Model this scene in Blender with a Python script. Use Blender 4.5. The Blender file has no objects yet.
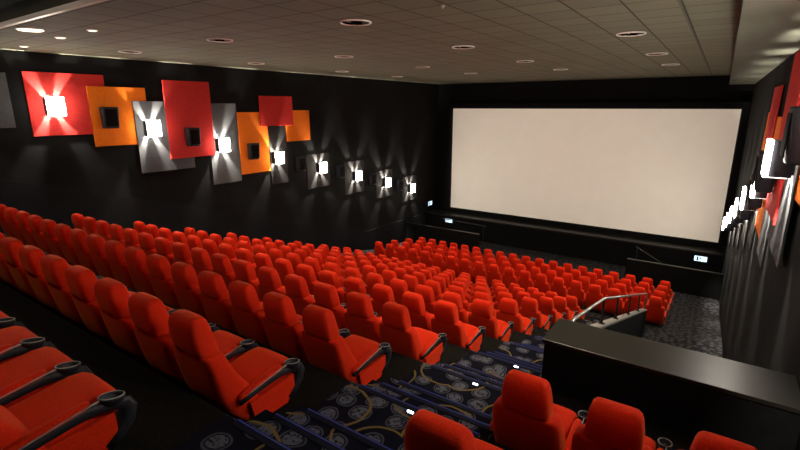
import bpy, bmesh, math, random
from mathutils import Vector, Matrix
random.seed(7)
S = bpy.context.scene
COL = S.collection
ZO = 6.94            # height of the camera above the floor in front of the stage
PI = math.pi

# ------------------------------------------------------------------ materials
def srgb(r, g, b):
    f = lambda c: (c/12.92 if c <= .04045 else ((c+.055)/1.055)**2.4)
    return (f(r/255), f(g/255), f(b/255), 1)

def mat(name, col, rough=.6, metal=0, spec=.5, emit=None, strength=0):
    m = bpy.data.materials.new(name); m.use_nodes = True
    b = m.node_tree.nodes['Principled BSDF']
    b.inputs['Base Color'].default_value = (*col[:3], 1)
    b.inputs['Roughness'].default_value = rough
    b.inputs['Metallic'].default_value = metal
    b.inputs['Specular IOR Level'].default_value = spec
    if emit:
        b.inputs['Emission Color'].default_value = (*emit[:3], 1)
        b.inputs['Emission Strength'].default_value = strength
    return m

def N(m, kind, **kw):
    n = m.node_tree.nodes.new(kind)
    for k, v in kw.items(): setattr(n, k, v)
    return n

def mottled(m, c1, c2, scale, bump=0, detail=3):
    """two tones of the same stuff mixed by noise, with a little relief"""
    nt = m.node_tree; b = nt.nodes['Principled BSDF']
    tc = N(m, 'ShaderNodeTexCoord'); no = N(m, 'ShaderNodeTexNoise')
    no.inputs['Scale'].default_value = scale; no.inputs['Detail'].default_value = detail
    nt.links.new(tc.outputs['Object'], no.inputs['Vector'])
    r = N(m, 'ShaderNodeValToRGB')
    r.color_ramp.elements[0].position = .35; r.color_ramp.elements[0].color = (*c1[:3], 1)
    r.color_ramp.elements[1].position = .65; r.color_ramp.elements[1].color = (*c2[:3], 1)
    nt.links.new(no.outputs['Fac'], r.inputs['Fac']); nt.links.new(r.outputs['Color'], b.inputs['Base Color'])
    if bump:
        bp = N(m, 'ShaderNodeBump'); bp.inputs['Strength'].default_value = bump; bp.inputs['Distance'].default_value = .004
        nt.links.new(no.outputs['Fac'], bp.inputs['Height']); nt.links.new(bp.outputs['Normal'], b.inputs['Normal'])
    return m

M = {}
M['fabric'] = mottled(mat('red_upholstery', (.6,.03,.01), .85, spec=.15), (.56,.014,.0012), (.70,.023,.002), 120, .35)
M['fabric'].node_tree.nodes['Principled BSDF'].inputs['Sheen Weight'].default_value = .28
M['fabric'].node_tree.nodes['Principled BSDF'].inputs['Sheen Tint'].default_value = (1,.29,.05,1)
M['fabric'].node_tree.nodes['Principled BSDF'].inputs['Sheen Roughness'].default_value = .45
M['plastic'] = mottled(mat('black_plastic', (.012,.012,.016), .5, spec=.3), (.010,.010,.014), (.016,.016,.022), 60)
M['trim'] = mat('grey_trim', (.27,.255,.235), .4)
M['black'] = mottled(mat('black_paint', (.008,.008,.008), .8, spec=.1), (.004,.004,.004), (.006,.006,.006), 8)
M['wall'] = mottled(mat('charcoal_wall', (.02,.02,.02), .9, spec=.1), (.009,.0091,.0094), (.0115,.0115,.0117), 3, .2)
M['dado'] = mottled(mat('black_dado', (.006,.006,.008), .8, spec=.2), (.005,.005,.007), (.007,.007,.009), 5)
M['vinyl'] = mottled(mat('dark_step_vinyl', (.01,.008,.007), .9, spec=.08), (.004,.0035,.003), (.011,.009,.007), 45, .1)
M['ledge'] = mottled(mat('satin_black_ledge', (.014,.013,.011), .33), (.012,.011,.0085), (.016,.0145,.011), 4)
M['metal'] = mat('brushed_steel', (.55,.52,.47), .3, 1)
M['white'] = mat('white_enamel', (.75,.72,.66), .4)
M['redpanel'] = mottled(mat('red_panel_fabric', (.5,.02,.02), .9, spec=.1), (.50,.030,.026), (.57,.038,.032), 20, .1)
M['orangepanel'] = mottled(mat('orange_panel_fabric', (.8,.2,.02), .9, spec=.1), (.80,.17,.012), (.86,.20,.016), 20, .1)
M['greypanel'] = mottled(mat('grey_panel_fabric', (.09,.09,.09), .9, spec=.1), (.085,.088,.092), (.10,.102,.106), 20, .1)
M['darkpanel'] = mottled(mat('charcoal_panel_fabric', (.03,.03,.03), .9, spec=.1), (.026,.025,.025), (.034,.033,.032), 20, .1)
M['screen'] = mottled(mat('screen_vinyl', (.82,.76,.68), .9, spec=.1), (.80,.745,.67), (.82,.765,.685), 1.5)
M['lamp'] = mat('lit_diffuser', (.9,.9,.88), .5, emit=(1,.93,.80), strength=82)
M['lamplip'] = mat('lit_lower_lens', (.9,.9,.88), .5, emit=(1,.93,.80), strength=3)
M['exit'] = mat('lit_exit_face', (.7,.8,.85), .5, emit=(.62,.82,1), strength=1.6)
M['exitmark'] = mat('exit_pictogram', (.02,.05,.06), .6)
M['blueled'] = mat('blue_edge_light', (.01,.012,.05), .5, emit=(.10,.14,.9), strength=.09)
M['whiteled'] = mat('white_marker_light', (.8,.8,.9), .5, emit=(.85,.92,1), strength=3.5)
M['recess_shade'] = mat('painted_recess_shade', (.0015,.0015,.0015), 1, spec=0)
M['nosing'] = mat('blue_black_nosing', (.004,.0045,.015), .7, spec=.2)
M['downlamp'] = mat('small_lamp_glow', (.9,.85,.75), .5, emit=(1,.85,.62), strength=2.2)

# ceiling tiles: 0.6 m suspended grid with thin dark joints
mc = mat('acoustic_ceiling_tiles', (.3,.27,.23), .85, spec=.15); M['ceiling'] = mc
nt = mc.node_tree; b = nt.nodes['Principled BSDF']
tc = N(mc,'ShaderNodeTexCoord'); br = N(mc,'ShaderNodeTexBrick'); br.offset = 0; br.squash = 1
br.inputs['Scale'].default_value = 1; br.inputs['Brick Width'].default_value = .6; br.inputs['Row Height'].default_value = .6
br.inputs['Mortar Size'].default_value = .013; br.inputs['Mortar Smooth'].default_value = .1
br.inputs['Color1'].default_value = (.150,.150,.104,1); br.inputs['Color2'].default_value = (.130,.130,.090,1); br.inputs['Mortar'].default_value = (.040,.040,.028,1)
nt.links.new(tc.outputs['Object'], br.inputs['Vector']); nt.links.new(br.outputs['Color'], b.inputs['Base Color'])
bp = N(mc,'ShaderNodeBump'); bp.inputs['Strength'].default_value = .3; bp.inputs['Distance'].default_value = .004; bp.invert = True
nt.links.new(br.outputs['Fac'], bp.inputs['Height']); nt.links.new(bp.outputs['Normal'], b.inputs['Normal'])
M['plaster'] = mottled(mat('plain_plaster', (.45,.43,.36), .85, spec=.15), (.088,.090,.066), (.098,.100,.074), 2)

# carpet: blue-black ground, speckled grey-blue medallions, ochre rings
def carpet(name, ground, disc, ring, k=1.0):
    m = mat(name, ground, .95, spec=.05); nt = m.node_tree; L = nt.links; b = nt.nodes['Principled BSDF']
    tc = N(m,'ShaderNodeTexCoord')
    wn = N(m,'ShaderNodeTexNoise'); wn.inputs['Scale'].default_value = 3.2*k; wn.inputs['Detail'].default_value = 2
    L.new(tc.outputs['Object'], wn.inputs['Vector'])
    vs = N(m,'ShaderNodeVectorMath', operation='SUBTRACT'); L.new(wn.outputs['Color'], vs.inputs[0]); vs.inputs[1].default_value = (.5,.5,.5)
    vm = N(m,'ShaderNodeVectorMath', operation='SCALE'); L.new(vs.outputs[0], vm.inputs[0]); vm.inputs['Scale'].default_value = .09/k
    va = N(m,'ShaderNodeVectorMath', operation='ADD'); L.new(tc.outputs['Object'], va.inputs[0]); L.new(vm.outputs[0], va.inputs[1])
    warped = va.outputs[0]
    def vor(scale, feature='F1', rnd=.75, off=0):
        mp = N(m,'ShaderNodeMapping'); mp.inputs['Location'].default_value = (off, off*.7, 0); mp.inputs['Scale'].default_value = (1,1,0)
        v = N(m,'ShaderNodeTexVoronoi', voronoi_dimensions='2D', feature=feature)
        v.inputs['Scale'].default_value = scale; v.inputs['Randomness'].default_value = rnd
        L.new(warped, mp.inputs['Vector']); L.new(mp.outputs['Vector'], v.inputs['Vector']); return v
    def band(src, lo, hi, soft):
        r = N(m,'ShaderNodeValToRGB'); e = r.color_ramp.elements
        e[0].position = max(0, lo-soft); e[0].color = (0,0,0,1); e[1].position = lo; e[1].color = (1,1,1,1)
        q = e.new(hi); q.color = (1,1,1,1); q = e.new(min(1,hi+soft)); q.color = (0,0,0,1)
        L.new(src, r.inputs['Fac']); return r.outputs['Color']
    def mix(fac, a, bcol):
        x = N(m,'ShaderNodeMix', data_type='RGBA'); L.new(fac, x.inputs[0])
        if isinstance(a, tuple): x.inputs[6].default_value = a
        else: L.new(a, x.inputs[6])
        if isinstance(bcol, tuple): x.inputs[7].default_value = bcol
        else: L.new(bcol, x.inputs[7])
        return x.outputs[2]
    def mul(a, c):
        x = N(m,'ShaderNodeMath', operation='MULTIPLY'); L.new(a, x.inputs[0]); L.new(c, x.inputs[1]); return x.outputs[0]
    v1 = vor(4.2*k); v2 = vor(1.75*k, rnd=.9, off=3.1); fn = N(m,'ShaderNodeTexNoise'); fn.inputs['Scale'].default_value = 34*k; fn.inputs['Detail'].default_value = 4; fn.inputs['Roughness'].default_value = .7; L.new(tc.outputs['Object'], fn.inputs['Vector'])
    fleck = band(fn.outputs['Fac'], .50, .75, .10)
    core = band(v1.outputs['Distance'], .0, .26, .03)
    halo = band(v1.outputs['Distance'], .33, .37, .02)
    rings = band(v2.outputs['Distance'], .45, .475, .012)
    nz = N(m,'ShaderNodeTexNoise'); nz.inputs['Scale'].default_value = 5*k; L.new(tc.outputs['Object'], nz.inputs['Vector'])
    g = mix(nz.outputs['Fac'], (*[c*.5 for c in ground[:3]],1), (*[c*1.6 for c in ground[:3]],1))
    c = mix(mul(core, fleck), g, (*disc[:3],1))
    c = mix(halo, c, (*[x*.6 for x in disc[:3]],1))
    c = mix(rings, c, (*ring[:3],1))
    L.new(c, b.inputs['Base Color']); return m
M['carpet'] = carpet('medallion_stair_carpet', (.006,.006,.012), (.095,.098,.125), (.16,.115,.035))
M['frontcarpet'] = carpet('medallion_front_carpet', (.016,.016,.019), (.07,.066,.07), (.06,.052,.04), 1.4)

# ------------------------------------------------------------------ mesh helpers
def link(name, bm, m, parent=None, smooth=False, loc=None):
    bmesh.ops.recalc_face_normals(bm, faces=bm.faces)
    me = bpy.data.meshes.new(name); bm.to_mesh(me); bm.free()
    me.materials.append(m)
    if smooth:
        for p in me.polygons: p.use_smooth = True
    o = bpy.data.objects.new(name, me); COL.objects.link(o)
    if parent is not None: o.parent = parent
    if loc is not None: o.location = loc
    return o

def box(bm, x0, x1, y0, y1, z0, z1, bev=0, seg=2):
    vs = [bm.verts.new((x, y, z)) for x in (x0,x1) for y in (y0,y1) for z in (z0,z1)]
    F = [(0,1,3,2),(4,6,7,5),(0,4,5,1),(2,3,7,6),(0,2,6,4),(1,5,7,3)]
    fs = [bm.faces.new([vs[i] for i in f]) for f in F]
    if bev:
        es = list({e for f in fs for e in f.edges})
        bmesh.ops.bevel(bm, geom=es, offset=bev, segments=seg, affect='EDGES', profile=.6)

def tube(bm, pts, r, n=10, closed=False, rx=None):
    """round (or oval) bar swept along a polyline"""
    pts = [Vector(p) for p in pts]; rings = []
    for i, p in enumerate(pts):
        if closed: d = pts[(i+1) % len(pts)] - pts[i-1]
        else: d = pts[min(i+1, len(pts)-1)] - pts[max(i-1, 0)]
        d.normalize()
        u = Vector((1,0,0)) if abs(d.x) < .9 else Vector((0,1,0))
        w = d.cross(u).normalized(); u = w.cross(d).normalized()
        ra = r[i] if isinstance(r, (list,tuple)) else r
        rings.append([bm.verts.new(p + u*math.cos(2*PI*k/n)*(rx or ra) + w*math.sin(2*PI*k/n)*ra) for k in range(n)])
    m = len(rings)
    for i in range(m if closed else m-1):
        A, B = rings[i], rings[(i+1) % m]
        for k in range(n): bm.faces.new((A[k], A[(k+1)%n], B[(k+1)%n], B[k]))
    if not closed:
        bm.faces.new(rings[0]); bm.faces.new(rings[-1][::-1])

def loft(bm, secs, n=20, p=3.2, axis='z'):
    """stack of rounded rectangles: (height, x centre, half width, y centre, half depth)"""
    rings = []
    for (h, cx, hw, cy, hd) in secs:
        ring = []
        for k in range(n):
            a = 2*PI*(k+.5)/n; c, s = math.cos(a), math.sin(a)
            x = cx + hw*math.copysign(abs(c)**(2/p), c); y = cy + hd*math.copysign(abs(s)**(2/p), s)
            ring.append(bm.verts.new((x, y, h) if axis == 'z' else (x, h, y)))
        rings.append(ring)
    for A, B in zip(rings, rings[1:]):
        for k in range(n): bm.faces.new((A[k], A[(k+1)%n], B[(k+1)%n], B[k]))
    bm.faces.new(rings[0][::-1]); bm.faces.new(rings[-1])

def disc(bm, cx, cy, z0, z1, r, n=28, r2=None):
    r2 = r if r2 is None else r2
    A = [bm.verts.new((cx+r*math.cos(2*PI*k/n), cy+r*math.sin(2*PI*k/n), z0)) for k in range(n)]
    B = [bm.verts.new((cx+r2*math.cos(2*PI*k/n), cy+r2*math.sin(2*PI*k/n), z1)) for k in range(n)]
    for k in range(n): bm.faces.new((A[k], A[(k+1)%n], B[(k+1)%n], B[k]))
    bm.faces.new(A[::-1]); bm.faces.new(B)

def prism(bm, pts2, x0, x1, ax='x'):
    """extrude a closed outline of (y,z) along x, or of (x,z) along y"""
    f = (lambda q, t: (t, q[0], q[1])) if ax == 'x' else (lambda q, t: (q[0], t, q[1]))
    A = [bm.verts.new(f(q, x0)) for q in pts2]; B = [bm.verts.new(f(q, x1)) for q in pts2]
    n = len(pts2)
    for k in range(n): bm.faces.new((A[k], A[(k+1)%n], B[(k+1)%n], B[k]))
    bm.faces.new(A[::-1]); bm.faces.new(B)

def thing(name, label, cat, loc, rz=0, group=None):
    o = bpy.data.objects.new(name, None); COL.objects.link(o)
    o.location = loc; o.rotation_euler = (0,0,rz); o.empty_display_size = .1
    return tag(o, label, cat, group)

def tag(o, label, cat, group=None):
    o['label'] = label; o['category'] = cat
    if group: o['group'] = group
    return o

def struct(name, bm, m, smooth=False):
    o = link(name, bm, m, smooth=smooth); o['kind'] = 'structure'; return o

ORD = 'first second third fourth fifth sixth seventh eighth ninth tenth eleventh twelfth thirteenth fourteenth fifteenth sixteenth seventeenth eighteenth nineteenth twentieth'.split()

# ------------------------------------------------------------------ layout (camera stands at x 0, y 0)
XL, XR = -13.2, .82
CEIL = ZO + 1.22
PITCH, RISE = 1.235, .42
def zf(i): return ZO - 2.36 - RISE*i            # floor of row i (row -1 is the one by the camera)
def ye(i): return 1.525 + PITCH*(i+1)            # front edge of the terrace of row i
BACK = -3.0
AX0, AX1 = -2.40, -1.16                          # the stair aisle
YS = 22.0                                        # stage front
YSCR = 22.9                                      # screen

# ------------------------------------------------------------------ floors
def terrace(name, x0, x1, rows, m, yend, y0=BACK, steps=1):
    bm = bmesh.new(); prof = [(y0, zf(rows[0]))]
    for i in rows[:-1]:
        if steps == 1:
            prof += [(ye(i), zf(i)), (ye(i), zf(i+1))]
        else:
            for s in range(3):
                y = ye(i) + .30*s; prof += [(y, zf(i)-RISE/3*s), (y, zf(i)-RISE/3*(s+1))]
    prof.append((yend, zf(rows[-1])))
    low = -.25
    prism(bm, prof + [(yend, low), (y0, low)], x0, x1)
    return struct(name, bm, m)
terrace('floor_terrace', XL, AX0, list(range(-1,10)), M['vinyl'], 13.9)
terrace('floor_stairs', AX0, AX1, list(range(-1,10)), M['carpet'], 13.9, steps=3)
terrace('floor_entrance_terrace', AX1, XR, [-1,0,1], M['vinyl'], 4.25)
bm = bmesh.new(); prism(bm, [(4.25, zf(9)), (13.9, zf(9)), (13.9,-.25), (4.25,-.25)], AX1, XR); struct('floor_entrance', bm, M['frontcarpet'])
bm = bmesh.new(); prism(bm, [(13.9, zf(9)), (18.4, 0), (YS+1.2, 0), (YS+1.2,-.25), (13.9,-.25)], XL, XR); struct('floor', bm, M['frontcarpet'])

# ------------------------------------------------------------------ walls and ceiling
bm = bmesh.new(); box(bm, XL-.15, XL, BACK, YSCR+.35, -.25, CEIL+.35); struct('wall_left', bm, M['wall'])
bm = bmesh.new(); box(bm, XR, XR+.15, BACK, YSCR+.35, -.25, CEIL+.35); struct('wall_right', bm, M['wall'])
bm = bmesh.new(); box(bm, XL-.15, XR+.15, YSCR+.2, YSCR+.35, -.25, CEIL+.35); struct('wall_front', bm, M['black'])
bm = bmesh.new(); box(bm, XL-.15, XR+.15, BACK-.15, BACK, -.25, CEIL+.5); struct('wall_rear', bm, M['wall'])
bm = bmesh.new(); box(bm, XL, 0, 2.88, YSCR+.2, CEIL, CEIL+.1); struct('ceiling', bm, M['ceiling'])
bm = bmesh.new(); box(bm, XL, 0, BACK, 2.88, CEIL+.22, CEIL+.32); struct('ceiling_rear', bm, M['black'])
bm = bmesh.new(); box(bm, XL, 0, 2.845, 2.88, CEIL-.002, CEIL+.22); struct('ceiling_step', bm, M['plaster'])
bm = bmesh.new(); box(bm, XL, 0, 2.785, 2.845, CEIL-.05, CEIL+.012, .006, 1); struct('trim_1', bm, M['white'])
bm = bmesh.new(); box(bm, 0, XR, BACK, YSCR+.2, ZO+.87, CEIL+.1); struct('ceiling_bulkhead', bm, M['plaster'])
bm = bmesh.new(); box(bm, -.64, -.61, 2.9, 19.5, CEIL-.006, CEIL); struct('trim_2', bm, M['plaster'])
# black dado on the far side wall, following the rake of the seats
bm = bmesh.new(); prism(bm, [(BACK, ZO-.75), (2.0, ZO-1.1), (16.5, ZO-5.68), (YSCR+.2, ZO-5.8), (YSCR+.2, 0), (BACK, 0)], XL, XL+.03); struct('wall_dado', bm, M['dado'])

# ------------------------------------------------------------------ stage, screen
bm = bmesh.new(); box(bm, XL, XR, YS, YSCR+.2, 0, ZO-5.83); struct('stage', bm, M['black'])
bm = bmesh.new(); box(bm, XL, XR, YS-.03, YSCR+.1, ZO-5.83, ZO-5.76, .008, 1); o = struct('stage_top', bm, M['ledge'])
scr = thing('cinema_screen', 'wide blank pale beige cinema screen standing above the black stage', 'screen', (-5.83, YSCR, ZO-5.76))
bm = bmesh.new(); box(bm, -6.29, 6.37, -.02, .02, .26, 5.69); link('screen_surface', bm, M['screen'], scr)
bm = bmesh.new()
for (a,b_,c,d) in ((-6.65,-6.29,.0,5.97),(6.37,6.63,.0,5.97),(-6.29,6.37,5.69,5.97),(-6.29,6.37,.0,.26)): box(bm, a, b_, -.06, .12, c, d)
link('masking_frame', bm, M['black'], scr)

# low black partitions with a bright cap and a rail in front of the two exits
def partition(name, x0, x1, label, rails):
    t = thing(name, label, 'partition', ((x0+x1)/2, 19.9, 0))
    w = (x1-x0)/2
    bm = bmesh.new(); box(bm, -w, w, -.05, .05, 0, .98); link('panel', bm, M['black'], t)
    bm = bmesh.new(); box(bm, -w, w, -.06, .06, .98, 1.01, .006, 1); link('cap', bm, M['ledge'], t)
    for (p, q) in rails:
        bm = bmesh.new(); tube(bm, [Vector(p)-Vector(t.location), Vector(q)-Vector(t.location)], .02, 8)
        for s in (.06, .94):
            e = Vector(p).lerp(Vector(q), s) - Vector(t.location); tube(bm, [e, (e.x, e.y, 0)], .016, 8)
        link('stair_rail', bm, M['ledge'], t)
partition('exit_partition', -2.43, XR, 'low black partition with grey cap under the exit sign beside the entrance side wall', [((-2.25,20.7,1.33),(-1.25,20.7,.80))])
partition('exit_partition', XL, -8.95, 'low black partition with grey cap at the far corner of the stage', [((-11.4,20.7,1.30),(-8.95,20.7,1.22))])

def exit_sign(label, loc, rz, w, h):
    t = thing('exit_sign', label, 'exit sign', loc, rz)
    bm = bmesh.new(); box(bm, -w/2-.02, w/2+.02, 0, .06, -h/2-.02, h/2+.02, .006, 1); link('sign_box', bm, M['black'], t)
    bm = bmesh.new(); box(bm, -w/2, w/2, -.006, 0, -h/2, h/2); link('lit_face', bm, M['exit'], t)
    s = h/.2; bm = bmesh.new()
    def pm(pts): prism(bm, [(x*s, z*s) for x, z in pts], -.010, -.0061, 'y')
    pm([(-.135,-.08),(-.075,-.08),(-.075,.08),(-.135,.08)])                                   # doorway
    c = [(.0+.017*math.cos(a*PI/5), .06+.017*math.sin(a*PI/5)) for a in range(10)]; pm(c)      # running figure
    pm([(-.02,-.01),(.012,-.015),(.0,.04),(-.03,.035)])
    pm([(.005,-.012),(.045,-.035),(.028,-.075),(.018,-.07),(.025,-.04),(-.01,-.02)])
    pm([(-.02,-.01),(-.01,-.02),(-.03,-.055),(-.065,-.06),(-.062,-.045),(-.04,-.042)])
    pm([(-.0,.04),(.04,.02),(.037,.01),(-.005,.025)]); pm([(-.03,.035),(-.06,.01),(-.052,.003),(-.022,.02)])
    pm([(.08,-.006),(.12,-.006),(.12,-.03),(.155,.002),(.12,.034),(.12,.01),(.08,.01)])        # arrow
    link('pictogram', bm, M['exitmark'], t)
exit_sign('lit bluish white exit sign on the stage front beside the entrance side wall', (.03, YS-.07, ZO-6.05), 0, .44, .21)
exit_sign('lit bluish white exit sign low on the stage front below the far screen corner', (-11.72, YS-.07, ZO-6.05), 0, .44, .19)
exit_sign('small lit exit sign on the far side wall beside the screen', (XL+.07, 22.3, ZO-5.30), PI/2, .40, .22)

# ------------------------------------------------------------------ seats
def seat_parts():
    P = {}
    bm = bmesh.new()      # back: broad boxy shell that sweeps forward and deepens towards its foot
    loft(bm, [(.085,0,.215,.375,.050),(.10,0,.235,.370,.085),(.16,0,.244,.345,.125),(.26,0,.249,.290,.145),(.38,0,.250,.232,.135),(.50,0,.250,.178,.108),(.58,0,.249,.149,.095),(.65,0,.243,.126,.084),(.69,0,.232,.115,.080),(.712,0,.215,.111,.078),(.720,0,.19,.110,.070)], n=28, p=5.5)
    P['backrest'] = (bm, 'fabric', True)
    bm = bmesh.new()      # head cushion: narrower block with flat sides and a slightly sloped, rounded top
    loft(bm, [(.708,0,.160,.110,.074),(.716,0,.167,.108,.083),(.76,0,.169,.099,.086),(.85,0,.165,.080,.084),(.93,0,.154,.070,.076),(.968,0,.143,.068,.064),(.988,0,.128,.069,.048),(.998,0,.102,.070,.028)], n=28, p=5.5)
    P['headrest'] = (bm, 'fabric', True)
    bm = bmesh.new()      # seat cushion, thicker and rounded at the front edge
    loft(bm, [(.30,0,.20,.275,.055),(.33,0,.222,.275,.075),(.50,0,.226,.290,.078),(.68,0,.226,.310,.082),(.76,0,.222,.310,.076),(.795,0,.205,.306,.057),(.805,0,.17,.304,.03)], axis='y', p=4)
    P['seat_cushion'] = (bm, 'fabric', True)
    bm = bmesh.new()      # black pedestal
    loft(bm, [(0,0,.21,.44,.13),(.015,0,.21,.44,.13),(.03,0,.17,.44,.08),(.17,0,.17,.45,.09),(.215,0,.20,.50,.19)], n=16, p=6)
    P['base'] = (bm, 'plastic', False)
    return P

def arm_parts():
    P = {}
    bm = bmesh.new()      # black arch: along the arm, round the cup holder, down to the base
    pts = [(0,.22,.322),(0,.32,.340),(0,.46,.360),(0,.58,.376),(0,.66,.366),(0,.735,.350),(0,.785,.330),(0,.80,.29),(0,.785,.23),(0,.735,.17),(0,.66,.12)]
    tube(bm, pts, [.024,.028,.032,.034,.030,.032,.042,.046,.042,.038,.03], 12, rx=.020)
    P['armrest'] = (bm, 'plastic', True)
    bm = bmesh.new(); loft(bm, [(.22,-.016,.018,.350,.02),(.25,-.016,.028,.362,.026),(.42,-.016,.030,.388,.028),(.58,-.016,.030,.408,.026),(.615,-.016,.022,.410,.016)], axis='y', n=14, p=2.6)
    P['arm_pad'] = (bm, 'fabric', True)
    bm = bmesh.new()      # cup ring, a flat oval loop at the front end of the arm
    n = 24; prof = [(.034,.405),(.046,.436),(.047,.452),(.041,.455),(.037,.447),(.032,.412)]
    rr = [[bm.verts.new((r*math.cos(2*PI*k/n), .720+r*1.45*math.sin(2*PI*k/n), z-.043-.012*math.sin(2*PI*k/n))) for k in range(n)] for r, z in prof]
    for A, B in zip(rr, rr[1:]):
        for k in range(n): bm.faces.new((A[k], A[(k+1)%n], B[(k+1)%n], B[k]))
    bm.faces.new(rr[-1])
    P['cup_holder'] = (bm, 'plastic', True)
    bm = bmesh.new(); tube(bm, [(.044*math.cos(2*PI*k/n), .720+.064*math.sin(2*PI*k/n), .412-.012*math.sin(2*PI*k/n)) for k in range(n)], .0028, 6, closed=True)
    P['rim'] = (bm, 'trim', True)
    bm = bmesh.new(); tube(bm, [(.013,.27,.357),(.013,.34,.372),(.013,.46,.393),(.013,.58,.411),(.013,.655,.418)], .0045, 6)
    P['edge_strip'] = (bm, 'trim', True)
    bm = bmesh.new(); prism(bm, [(.34,.09),(.64,.09),(.72,.20),(.72,.30),(.30,.28)], -.010, .012); P['side_panel'] = (bm, 'fabric', False)
    return P

def meshes(P):
    out = {}
    for k, (bm, m, sm) in P.items():
        bmesh.ops.recalc_face_normals(bm, faces=bm.faces)
        me = bpy.data.meshes.new(k); bm.to_mesh(me); bm.free(); me.materials.append(M[m])
        if sm:
            for p in me.polygons: p.use_smooth = True
        out[k] = me
    return out
SEAT, ARM = meshes(seat_parts()), meshes(arm_parts())
def part(name, me, parent, x=0):
    o = bpy.data.objects.new(name, me); COL.objects.link(o); o.parent = parent; o.location = (x,0,0); return o

def make_seat(arms):
    t = bpy.data.objects.new('cinema_chair', None); COL.objects.link(t); t.empty_display_size = .1
    for k in ('backrest','headrest','seat_cushion','base'): part(k, SEAT[k], t)
    for x in arms:
        a = part('armrest', ARM['armrest'], t, x)
        for k in ('arm_pad','cup_holder','rim','edge_strip','side_panel'):
            if k == 'edge_strip' and x < 0: continue
            part(k, ARM[k], a)
    return t
def dup(src):
    r = src.copy(); COL.objects.link(r)
    for ch in src.children:
        c = ch.copy(); COL.objects.link(c); c.parent = r
        for g in ch.children:
            d = g.copy(); COL.objects.link(d); d.parent = c
    return r
PROTO = {'one': make_seat([.275]), 'two': make_seat([.275, -.275])}
USED = set()
def seat(kind, x, y, z, label, group):
    p = PROTO[kind]; o = p if kind not in USED else dup(p); USED.add(kind)
    o.location = (x, y, z); o.rotation_euler = (0, 0, math.radians(random.uniform(-.3,.3)))
    tag(o, label, 'cinema seat', group)
SP = .55
# main block, ten rows of sixteen down the rake
for i in range(10):
    y = 1.578 + PITCH*i - .07
    for k in range(16):
        seat('one' if k < 15 else 'two', -2.83 - SP*k, y, zf(i),
             f'red cinema seat {ORD[k]} from the stair aisle, {ORD[i]} full row down the main block', 'red seats of the main block')
# the row level with the camera
for k in range(7):
    seat('one' if k < 6 else 'two', -2.83 - SP*k, 1.578 - PITCH - .12, zf(-1),
         f'red cinema seat {ORD[k]} from the stairs in the cut-off nearest row', 'red seats of the nearest row')
# short rows on the entrance side of the stairs
for i in (0, 1):
    for k in range(3):
        w = ('beside the stairs', 'between two others', 'against the side wall')[k]
        r = ('in the nearer short row across the stairs', 'in the short row behind the black parapet')[i]
        seat('two' if k == 0 else 'one', -.86 + SP*1.03*k, 1.578 + PITCH*i - .07, zf(i),
             f'red cinema seat {w} {r}', 'red seats of the short rows')
# front block, four rows
def ffloor(y): return zf(9)*max(0, min(1, (18.4-y)/4.5)) if y > 13.9 else zf(9)
for j, (y, top) in enumerate([(14.27,-5.17),(15.39,-5.43),(16.5,-5.69),(17.6,-5.87)]):
    yy = y - .07; z0 = ffloor(yy+.3)
    for k in range(19):
        seat('one' if k < 18 else 'two', -.87 - SP*k, yy, z0,
             f'red cinema seat {ORD[k]} from the entrance end, {ORD[j]} row of the front block', 'red seats of the front block')

# ------------------------------------------------------------------ stair nosings and marker lights
w3 = ('top', 'middle', 'bottom')
for i in range(-1, 6):
    for s in range(3):
        y = ye(i) + .30*s; z = zf(i) - RISE/3*s
        t = thing('stair_nosing', f'blue-lit dark nosing on the {w3[s]} step of the {ORD[i+1]} flight down the aisle', 'stair nosing', ((-2.29-1.17)/2, y, z), 0, 'blue-lit nosings on the aisle steps')
        bm = bmesh.new(); box(bm, -.56, .56, -.05, .012, .0, .008, .002, 1); box(bm, -.56, .56, .0005, .012, -.035, .0); link('nosing_strip', bm, M['nosing'], t)
        bm = bmesh.new(); box(bm, -.56, .56, -.006, .002, .0085, .0115); link('edge_light', bm, M['blueled'], t)
for i in range(0, 3):
    bm = bmesh.new(); box(bm, -.028, .028, -.010, .010, 0, .014, .003, 1)
    o = link('step_marker_light', bm, M['whiteled'], loc=(-1.735, ye(i)-.07, zf(i)+.0005))
    tag(o, f'tiny white step light on top of the {ORD[i+1]} aisle flight', 'step light', 'white marker lights on the aisle steps')

# ------------------------------------------------------------------ parapet, guard wall and handrail round the entrance
bm = bmesh.new(); box(bm, AX1, XR, 4.25, 4.81, zf(9), ZO-2.27); struct('wall_parapet', bm, M['black'])
bm = bmesh.new(); box(bm, AX1-.02, XR, 4.24, 4.82, ZO-2.27, ZO-2.23, .006, 2); struct('wall_parapet_ledge', bm, M['ledge'])
bm = bmesh.new(); prism(bm, [(4.82, ZO-2.47), (14.0, ZO-5.61), (14.0, zf(9)), (4.82, zf(9))], -1.16, -1.04); struct('wall_guard', bm, M['black'])
t = thing('handrail', 'steel handrail on short posts along the sloping guard wall beside the entrance', 'handrail', (-1.10, 4.9, ZO-2.5))
def gz(y): return ZO-2.47-(y-4.82)*.342
L_ = lambda y, z: (0, y-4.9, z-(ZO-2.5))
bm = bmesh.new(); prism(bm, [L_(4.83, gz(4.83)), L_(14.02, gz(14.02)), L_(14.02, gz(14.02)+.035), L_(4.83, gz(4.83)+.035)] and [(a[1],a[2]) for a in (L_(4.83, gz(4.83)), L_(14.02, gz(14.02)), L_(14.02, gz(14.02)+.035), L_(4.83, gz(4.83)+.035))], -.07, .07)
link('capping', bm, M['trim'], t)
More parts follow.
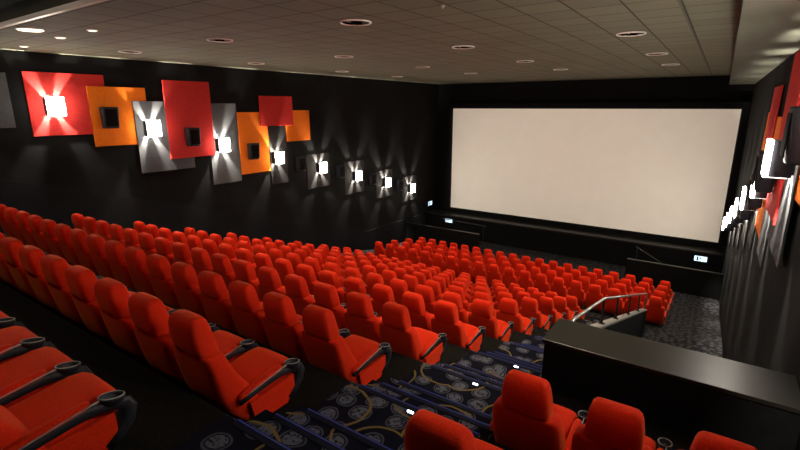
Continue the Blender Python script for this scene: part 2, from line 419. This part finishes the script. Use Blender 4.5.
bm = bmesh.new(); tube(bm, [L_(4.95,gz(4.95)+.06), L_(5.02,ZO-2.36), L_(5.2,ZO-2.375), L_(6.9,ZO-2.75), L_(7.1,ZO-2.80), L_(13.9,ZO-5.07), L_(14.0,ZO-5.13), L_(14.0,gz(14.0)+.03)], .02, 10); link('rail', bm, M['metal'], t, True)
for y in (7.05, 8.5, 10.3, 12.2):
    zt = ZO-2.80-(y-7.1)*.334
    bm = bmesh.new(); tube(bm, [L_(y, gz(y)+.03), L_(y, zt)], .018, 8); box(bm, -.04, .04, y-4.9-.04, y-4.9+.04, gz(y)+.02-(ZO-2.5), gz(y)+.05-(ZO-2.5)); link('post', bm, M['plastic'], t)

# ------------------------------------------------------------------ wall panels, sconces, speakers on both side walls
FAR, NEAR = 'far side wall', 'entrance side wall'
def on_wall(side, y, z, off=0):
    return ((XL+off, y, ZO+z), 0) if side == FAR else ((XR-off, y, ZO+z), PI)
PANELS = [  # y0, y1, z0, z1, standoff, colour, what
 (3.15,3.92,-.45,.74,0,'greypanel','grey','small tall grey panel nearest the rear'),
 (4.22,5.92,-.66,.79,0,'redpanel','red','broad red panel behind the rearmost sconce'),
 (5.48,6.92,-.98,.51,.028,'orangepanel','orange','orange panel overlapping the broad red one'),
 (6.53,8.14,-1.78,.16,.056,'greypanel','grey','wide grey panel behind the second sconce'),
 (7.40,8.86,-1.46,.74,.084,'redpanel','red','tall red panel between two grey ones'),
 (8.75,9.82,-2.41,.12,0,'greypanel','grey','narrow tall grey panel behind the third sconce'),
 (9.84,11.07,-2.21,-.16,0,'orangepanel','orange','tall orange panel with a black speaker on it'),
 (11.09,11.88,-2.72,-.66,0,'darkpanel','charcoal','charcoal panel hanging below the square red one'),
 (10.75,12.25,-.64,.38,.028,'redpanel','red','squarish red panel without any lamp'),
 (11.92,13.12,-1.23,-.11,0,'orangepanel','orange','squarish orange panel nearest the screen'),
 (12.86,14.15,-3.15,-1.80,0,'darkpanel','charcoal','charcoal panel behind the fourth sconce from the screen'),
 (15.05,16.40,-3.72,-2.30,0,'darkpanel','charcoal','charcoal panel behind the third sconce from the screen'),
 (17.30,18.65,-4.25,-2.95,0,'darkpanel','charcoal','charcoal panel behind the second sconce from the screen'),
 (19.50,20.90,-4.80,-3.50,0,'darkpanel','charcoal','charcoal panel behind the sconce nearest the screen'),
]
for side in (FAR, NEAR):
    for (y0,y1,z0,z1,off,m,c,d) in PANELS:
        bm = bmesh.new(); w, h = (y1-y0)/2, (z1-z0)/2
        box(bm, 0, .025, -w, w, -h, h, .004, 1)
        if off: box(bm, -off, 0, -w*.5, w*.5, -h*.15, h*.15) if False else None
        loc, rz = on_wall(side, (y0+y1)/2, (z0+z1)/2, off)
        o = link('wall_panel', bm, M[m], loc=loc); o.rotation_euler = (0,0,rz)
        tag(o, f'{d}, {side}', 'wall panel', f'fabric panels on the {side}')

def sconce_parts():
    P = {}
    bm = bmesh.new(); box(bm, 0, .02, -.16, .16, -.17, .17)
    for s in (-1, 1): box(bm, .02, .2295, s*.15-.008, s*.15+.008, -.205, .205)
    P['housing'] = (bm, 'plastic', False)
    bm = bmesh.new(); box(bm, .23, .27, -.18, .18, -.21, .21, .008, 2)
    P['diffuser'] = (bm, 'lamp', False)
    bm = bmesh.new(); box(bm, .04, .2299, -.045, .045, -.226, -.2145, .003, 1); P['bottom_lens'] = (bm, 'lamplip', False)
    bm = bmesh.new()
    for s in (-1, 1): box(bm, .02, .228, -.05, .05, s*.184-.006, s*.184+.006); box(bm, .095, .228, -.141, .141, s*.200-.004, s*.200+.004)
    P['baffle'] = (bm, 'plastic', False)
    return P
SC = meshes(sconce_parts())
LAMPOFF = {0:0, 1:.026, 2:.082, 3:.026, 4:.026, 5:.026, 6:.026, 7:.026, 8:.026}
LW = 'out-of-row rearmost'.split()
names = ['at the very rear', 'on the broad red panel', 'on the wide grey panel', 'on the narrow grey panel', 'below the square red panel',
         'fourth from the screen', 'third from the screen', 'second from the screen', 'nearest the screen']
for side in (FAR, NEAR):
    for k in range(9):
        y = 4.68 + 2.21*(k-1); z = .02 - .59*(k-1)
        loc, rz = on_wall(side, y, z, LAMPOFF[k])
        t = thing('wall_sconce', f'lit white square wall sconce {names[k]}, {side}', 'wall lamp', loc, rz, f'lit sconces stepping down the {side}')
        for n_ in SC: part(n_, SC[n_], t)
        li = bpy.data.lights.new('sconce_bulb', 'POINT'); li.energy = 640; li.color = (1,.92,.80); li.shadow_soft_size = .018
        lo = bpy.data.objects.new('sconce_bulb', li); COL.objects.link(lo); lo.parent = t; lo.location = (.075, 0, 0)

def speaker_parts():
    P = {}
    bm = bmesh.new(); loft(bm, [(-.27,.12,.09,0,.17),(-.25,.12,.10,0,.185),(.25,.14,.11,0,.21),(.27,.14,.10,0,.195)], n=24, p=5); P['cabinet'] = (bm, 'plastic', False)
    bm = bmesh.new(); box(bm, .238, .252, -.15, .15, -.21, .21, .01, 2); P['grille'] = (bm, 'black', False)
    bm = bmesh.new(); box(bm, 0, .03, -.09, .09, -.12, .12); box(bm, .03, .05, -.03, .03, -.04, .04); P['bracket'] = (bm, 'plastic', False)
    return P
SK = meshes(speaker_parts())
sn = ['on the upper orange panel', 'on the tall red panel', 'on the tall orange panel', 'just past the charcoal panel',
      'between two charcoal panels, fourth from the rear', 'between two charcoal panels, second from the screen', 'nearest the screen']
so = [.054, .11, .026, 0, 0, 0, 0]
for side in (FAR, NEAR):
    for k in range(7):
        y = 5.86 + 2.21*k; z = -.26 - .595*k
        if k == 3: y, z = 12.45, -2.1
        loc, rz = on_wall(side, y, z, so[k])
        t = thing('wall_speaker', f'black wall speaker {sn[k]}, {side}', 'speaker', loc, rz, f'black speakers on the {side}')
        for n_ in SK: part(n_, SK[n_], t)

# ------------------------------------------------------------------ ceiling lights
DL = [(x, y) for y in (5.70, 9.2, 12.9, 16.3) for x in (-1.5, -4.68, -7.95, -11.25)]
rm = {}
bm = bmesh.new(); n = 32
prof = [(.235,0),(.235,-.016),(.226,-.022),(.206,-.014),(.203,0)]
rr = [[bm.verts.new((r*math.cos(2*PI*k/n), r*math.sin(2*PI*k/n), z)) for k in range(n)] for r, z in prof]
for A, B in zip(rr, rr[1:]):
    for k in range(n): bm.faces.new((A[k], A[(k+1)%n], B[(k+1)%n], B[k]))
rm['rim'] = (bm, 'white', True)
bm = bmesh.new(); disc(bm, 0, 0, -.010, -.002, .203); rm['baffle'] = (bm, 'recess_shade', False)  # flat disc, its black painted in for the shade of a hollow recess
bm = bmesh.new()
for a in range(3): 
    tube(bm, [(.20*math.cos(a*2.09+.4), .20*math.sin(a*2.09+.4), -.012), (.10*math.cos(a*2.09+.4), .10*math.sin(a*2.09+.4), -.016)], .008, 6)
rm['lamp_clip'] = (bm, 'trim', False)
DM = meshes(rm)
for q, (x, y) in enumerate(DL):
    t = thing('downlight', f'round black downlight with white rim, {ORD[q//4]} row from the rear, {ORD[q%4]} from the entrance side', 'ceiling light', (x, y, CEIL), 0, 'round downlights in the tiled ceiling')
    for n_ in DM: part(n_, DM[n_], t)
    li = bpy.data.lights.new('downlight_beam', 'SPOT'); li.energy = 380; li.color = (1,.84,.60); li.spot_size = math.radians(84); li.spot_blend = .9; li.shadow_soft_size = .12
    lo = bpy.data.objects.new('downlight_beam', li); COL.objects.link(lo); lo.parent = t; lo.location = (0,0,-.05)
for q, x in enumerate((-4.68, -7.95, -11.25)):  # added lamps, out of view, that brighten the nearest rows
    t = thing('downlight', f'added unseen downlight in the raised rear ceiling, {ORD[q]} from the entrance side', 'ceiling light', (x, .4, CEIL+.22), 0, 'added unseen downlights in the raised rear ceiling')
    for n_ in DM: part(n_, DM[n_], t)
    li = bpy.data.lights.new('downlight_beam', 'SPOT'); li.energy = 45; li.color = (1,.84,.64); li.spot_size = math.radians(180); li.spot_blend = .03; li.shadow_soft_size = .12
    lo = bpy.data.objects.new('downlight_beam', li); COL.objects.link(lo); lo.parent = t; lo.location = (0,0,-.05)
for (x, y, l, lab) in [(-9.46,3.25,.17,'long glowing ceiling lamp close to the white ceiling edge'), (-10.06,3.9,.07,'small pale ceiling fitting between glowing lamp and far wall'),
                       (-8.7,3.85,.06,'small pale ceiling fitting nearest the first round downlight'), (-12.1,4.0,.06,'small pale ceiling fitting right beside the far wall')]:
    t = thing('ceiling_fitting', lab, 'ceiling light', (x, y, CEIL))
    bm = bmesh.new(); disc(bm, 0, 0, -.012, 0, l+.02, 20); link('rim', bm, M['white'], t)
    bm = bmesh.new(); disc(bm, 0, 0, -.018, -.012, l, 20); link('lens', bm, M['downlamp'], t)
for (x, y, lab) in [(-6.4,7.6,'tiny sprinkler head in the ceiling between the rear downlights'), (-3.05,5.4,'tiny sprinkler head nearest the camera in the tiled ceiling'), (-6.3,11.2,'tiny sprinkler head further along the tiled ceiling')]:
    bm = bmesh.new(); disc(bm, 0, 0, -.02, 0, .03, 14); disc(bm, 0, 0, -.045, -.02, .012, 10)
    tag(link('ceiling_sprinkler', bm, M['trim'], loc=(x, y, CEIL)), lab, 'sprinkler')

# added unseen fill light that brightens the screen, masked to the screen's shape
li = bpy.data.lights.new('screen_fill_light', 'SPOT'); li.energy = 9000; li.color = (1,.935,.81)
PX, PY, PZ = -5.83, -2.6, ZO+.75
D = YSCR - PY
tgt = Vector((-5.83, YSCR, ZO-2.78)); src = Vector((PX, PY, PZ))
li.spot_size = math.radians(50); li.spot_blend = .05; li.shadow_soft_size = .03
lo = bpy.data.objects.new('screen_fill_light', li); COL.objects.link(lo); lo.location = src
lo.rotation_euler = (PI/2, 0, 0)            # points along +y, mask offset below does the aiming
li.use_nodes = True; nt = li.node_tree
em = nt.nodes['Emission']; tc = nt.nodes.new('ShaderNodeTexCoord'); sep = nt.nodes.new('ShaderNodeSeparateXYZ')
nt.links.new(tc.outputs['Normal'], sep.inputs[0])
def mth(op, a, b_):
    n = nt.nodes.new('ShaderNodeMath'); n.operation = op
    for i, v in enumerate((a, b_)):
        if isinstance(v, (int, float)): n.inputs[i].default_value = v
        else: nt.links.new(v, n.inputs[i])
    return n.outputs[0]
absz = mth('ABSOLUTE', sep.outputs['Z'], 0)
u = mth('DIVIDE', sep.outputs['X'], absz); v = mth('DIVIDE', sep.outputs['Y'], absz)
du = mth('LESS_THAN', mth('ABSOLUTE', u, 0), 6.45/D)
c0 = (ZO-2.785-PZ)/D
dv = mth('LESS_THAN', mth('ABSOLUTE', mth('SUBTRACT', v, c0), 0), 2.75/D)
nt.links.new(mth('MULTIPLY', du, dv), em.inputs['Strength'])

# ------------------------------------------------------------------ world, camera, view
w = bpy.data.worlds.new('world'); S.world = w; w.use_nodes = True
w.node_tree.nodes['Background'].inputs['Color'].default_value = (0,0,0,1)
cam = bpy.data.cameras.new('camera'); cam.sensor_width = 36; cam.lens = 462/800*36; cam.clip_start = .02
co = bpy.data.objects.new('camera', cam); COL.objects.link(co)
co.location = (0, 0, ZO); co.rotation_euler = (math.radians(90-14.3), 0, math.radians(34.3))
S.camera = co
S.view_settings.view_transform = 'Standard'; S.view_settings.look = 'None'
S.view_settings.exposure = 0; S.view_settings.gamma = 1; S.view_settings.use_curve_mapping = False
S.cycles.max_bounces = 8; S.cycles.diffuse_bounces = 5
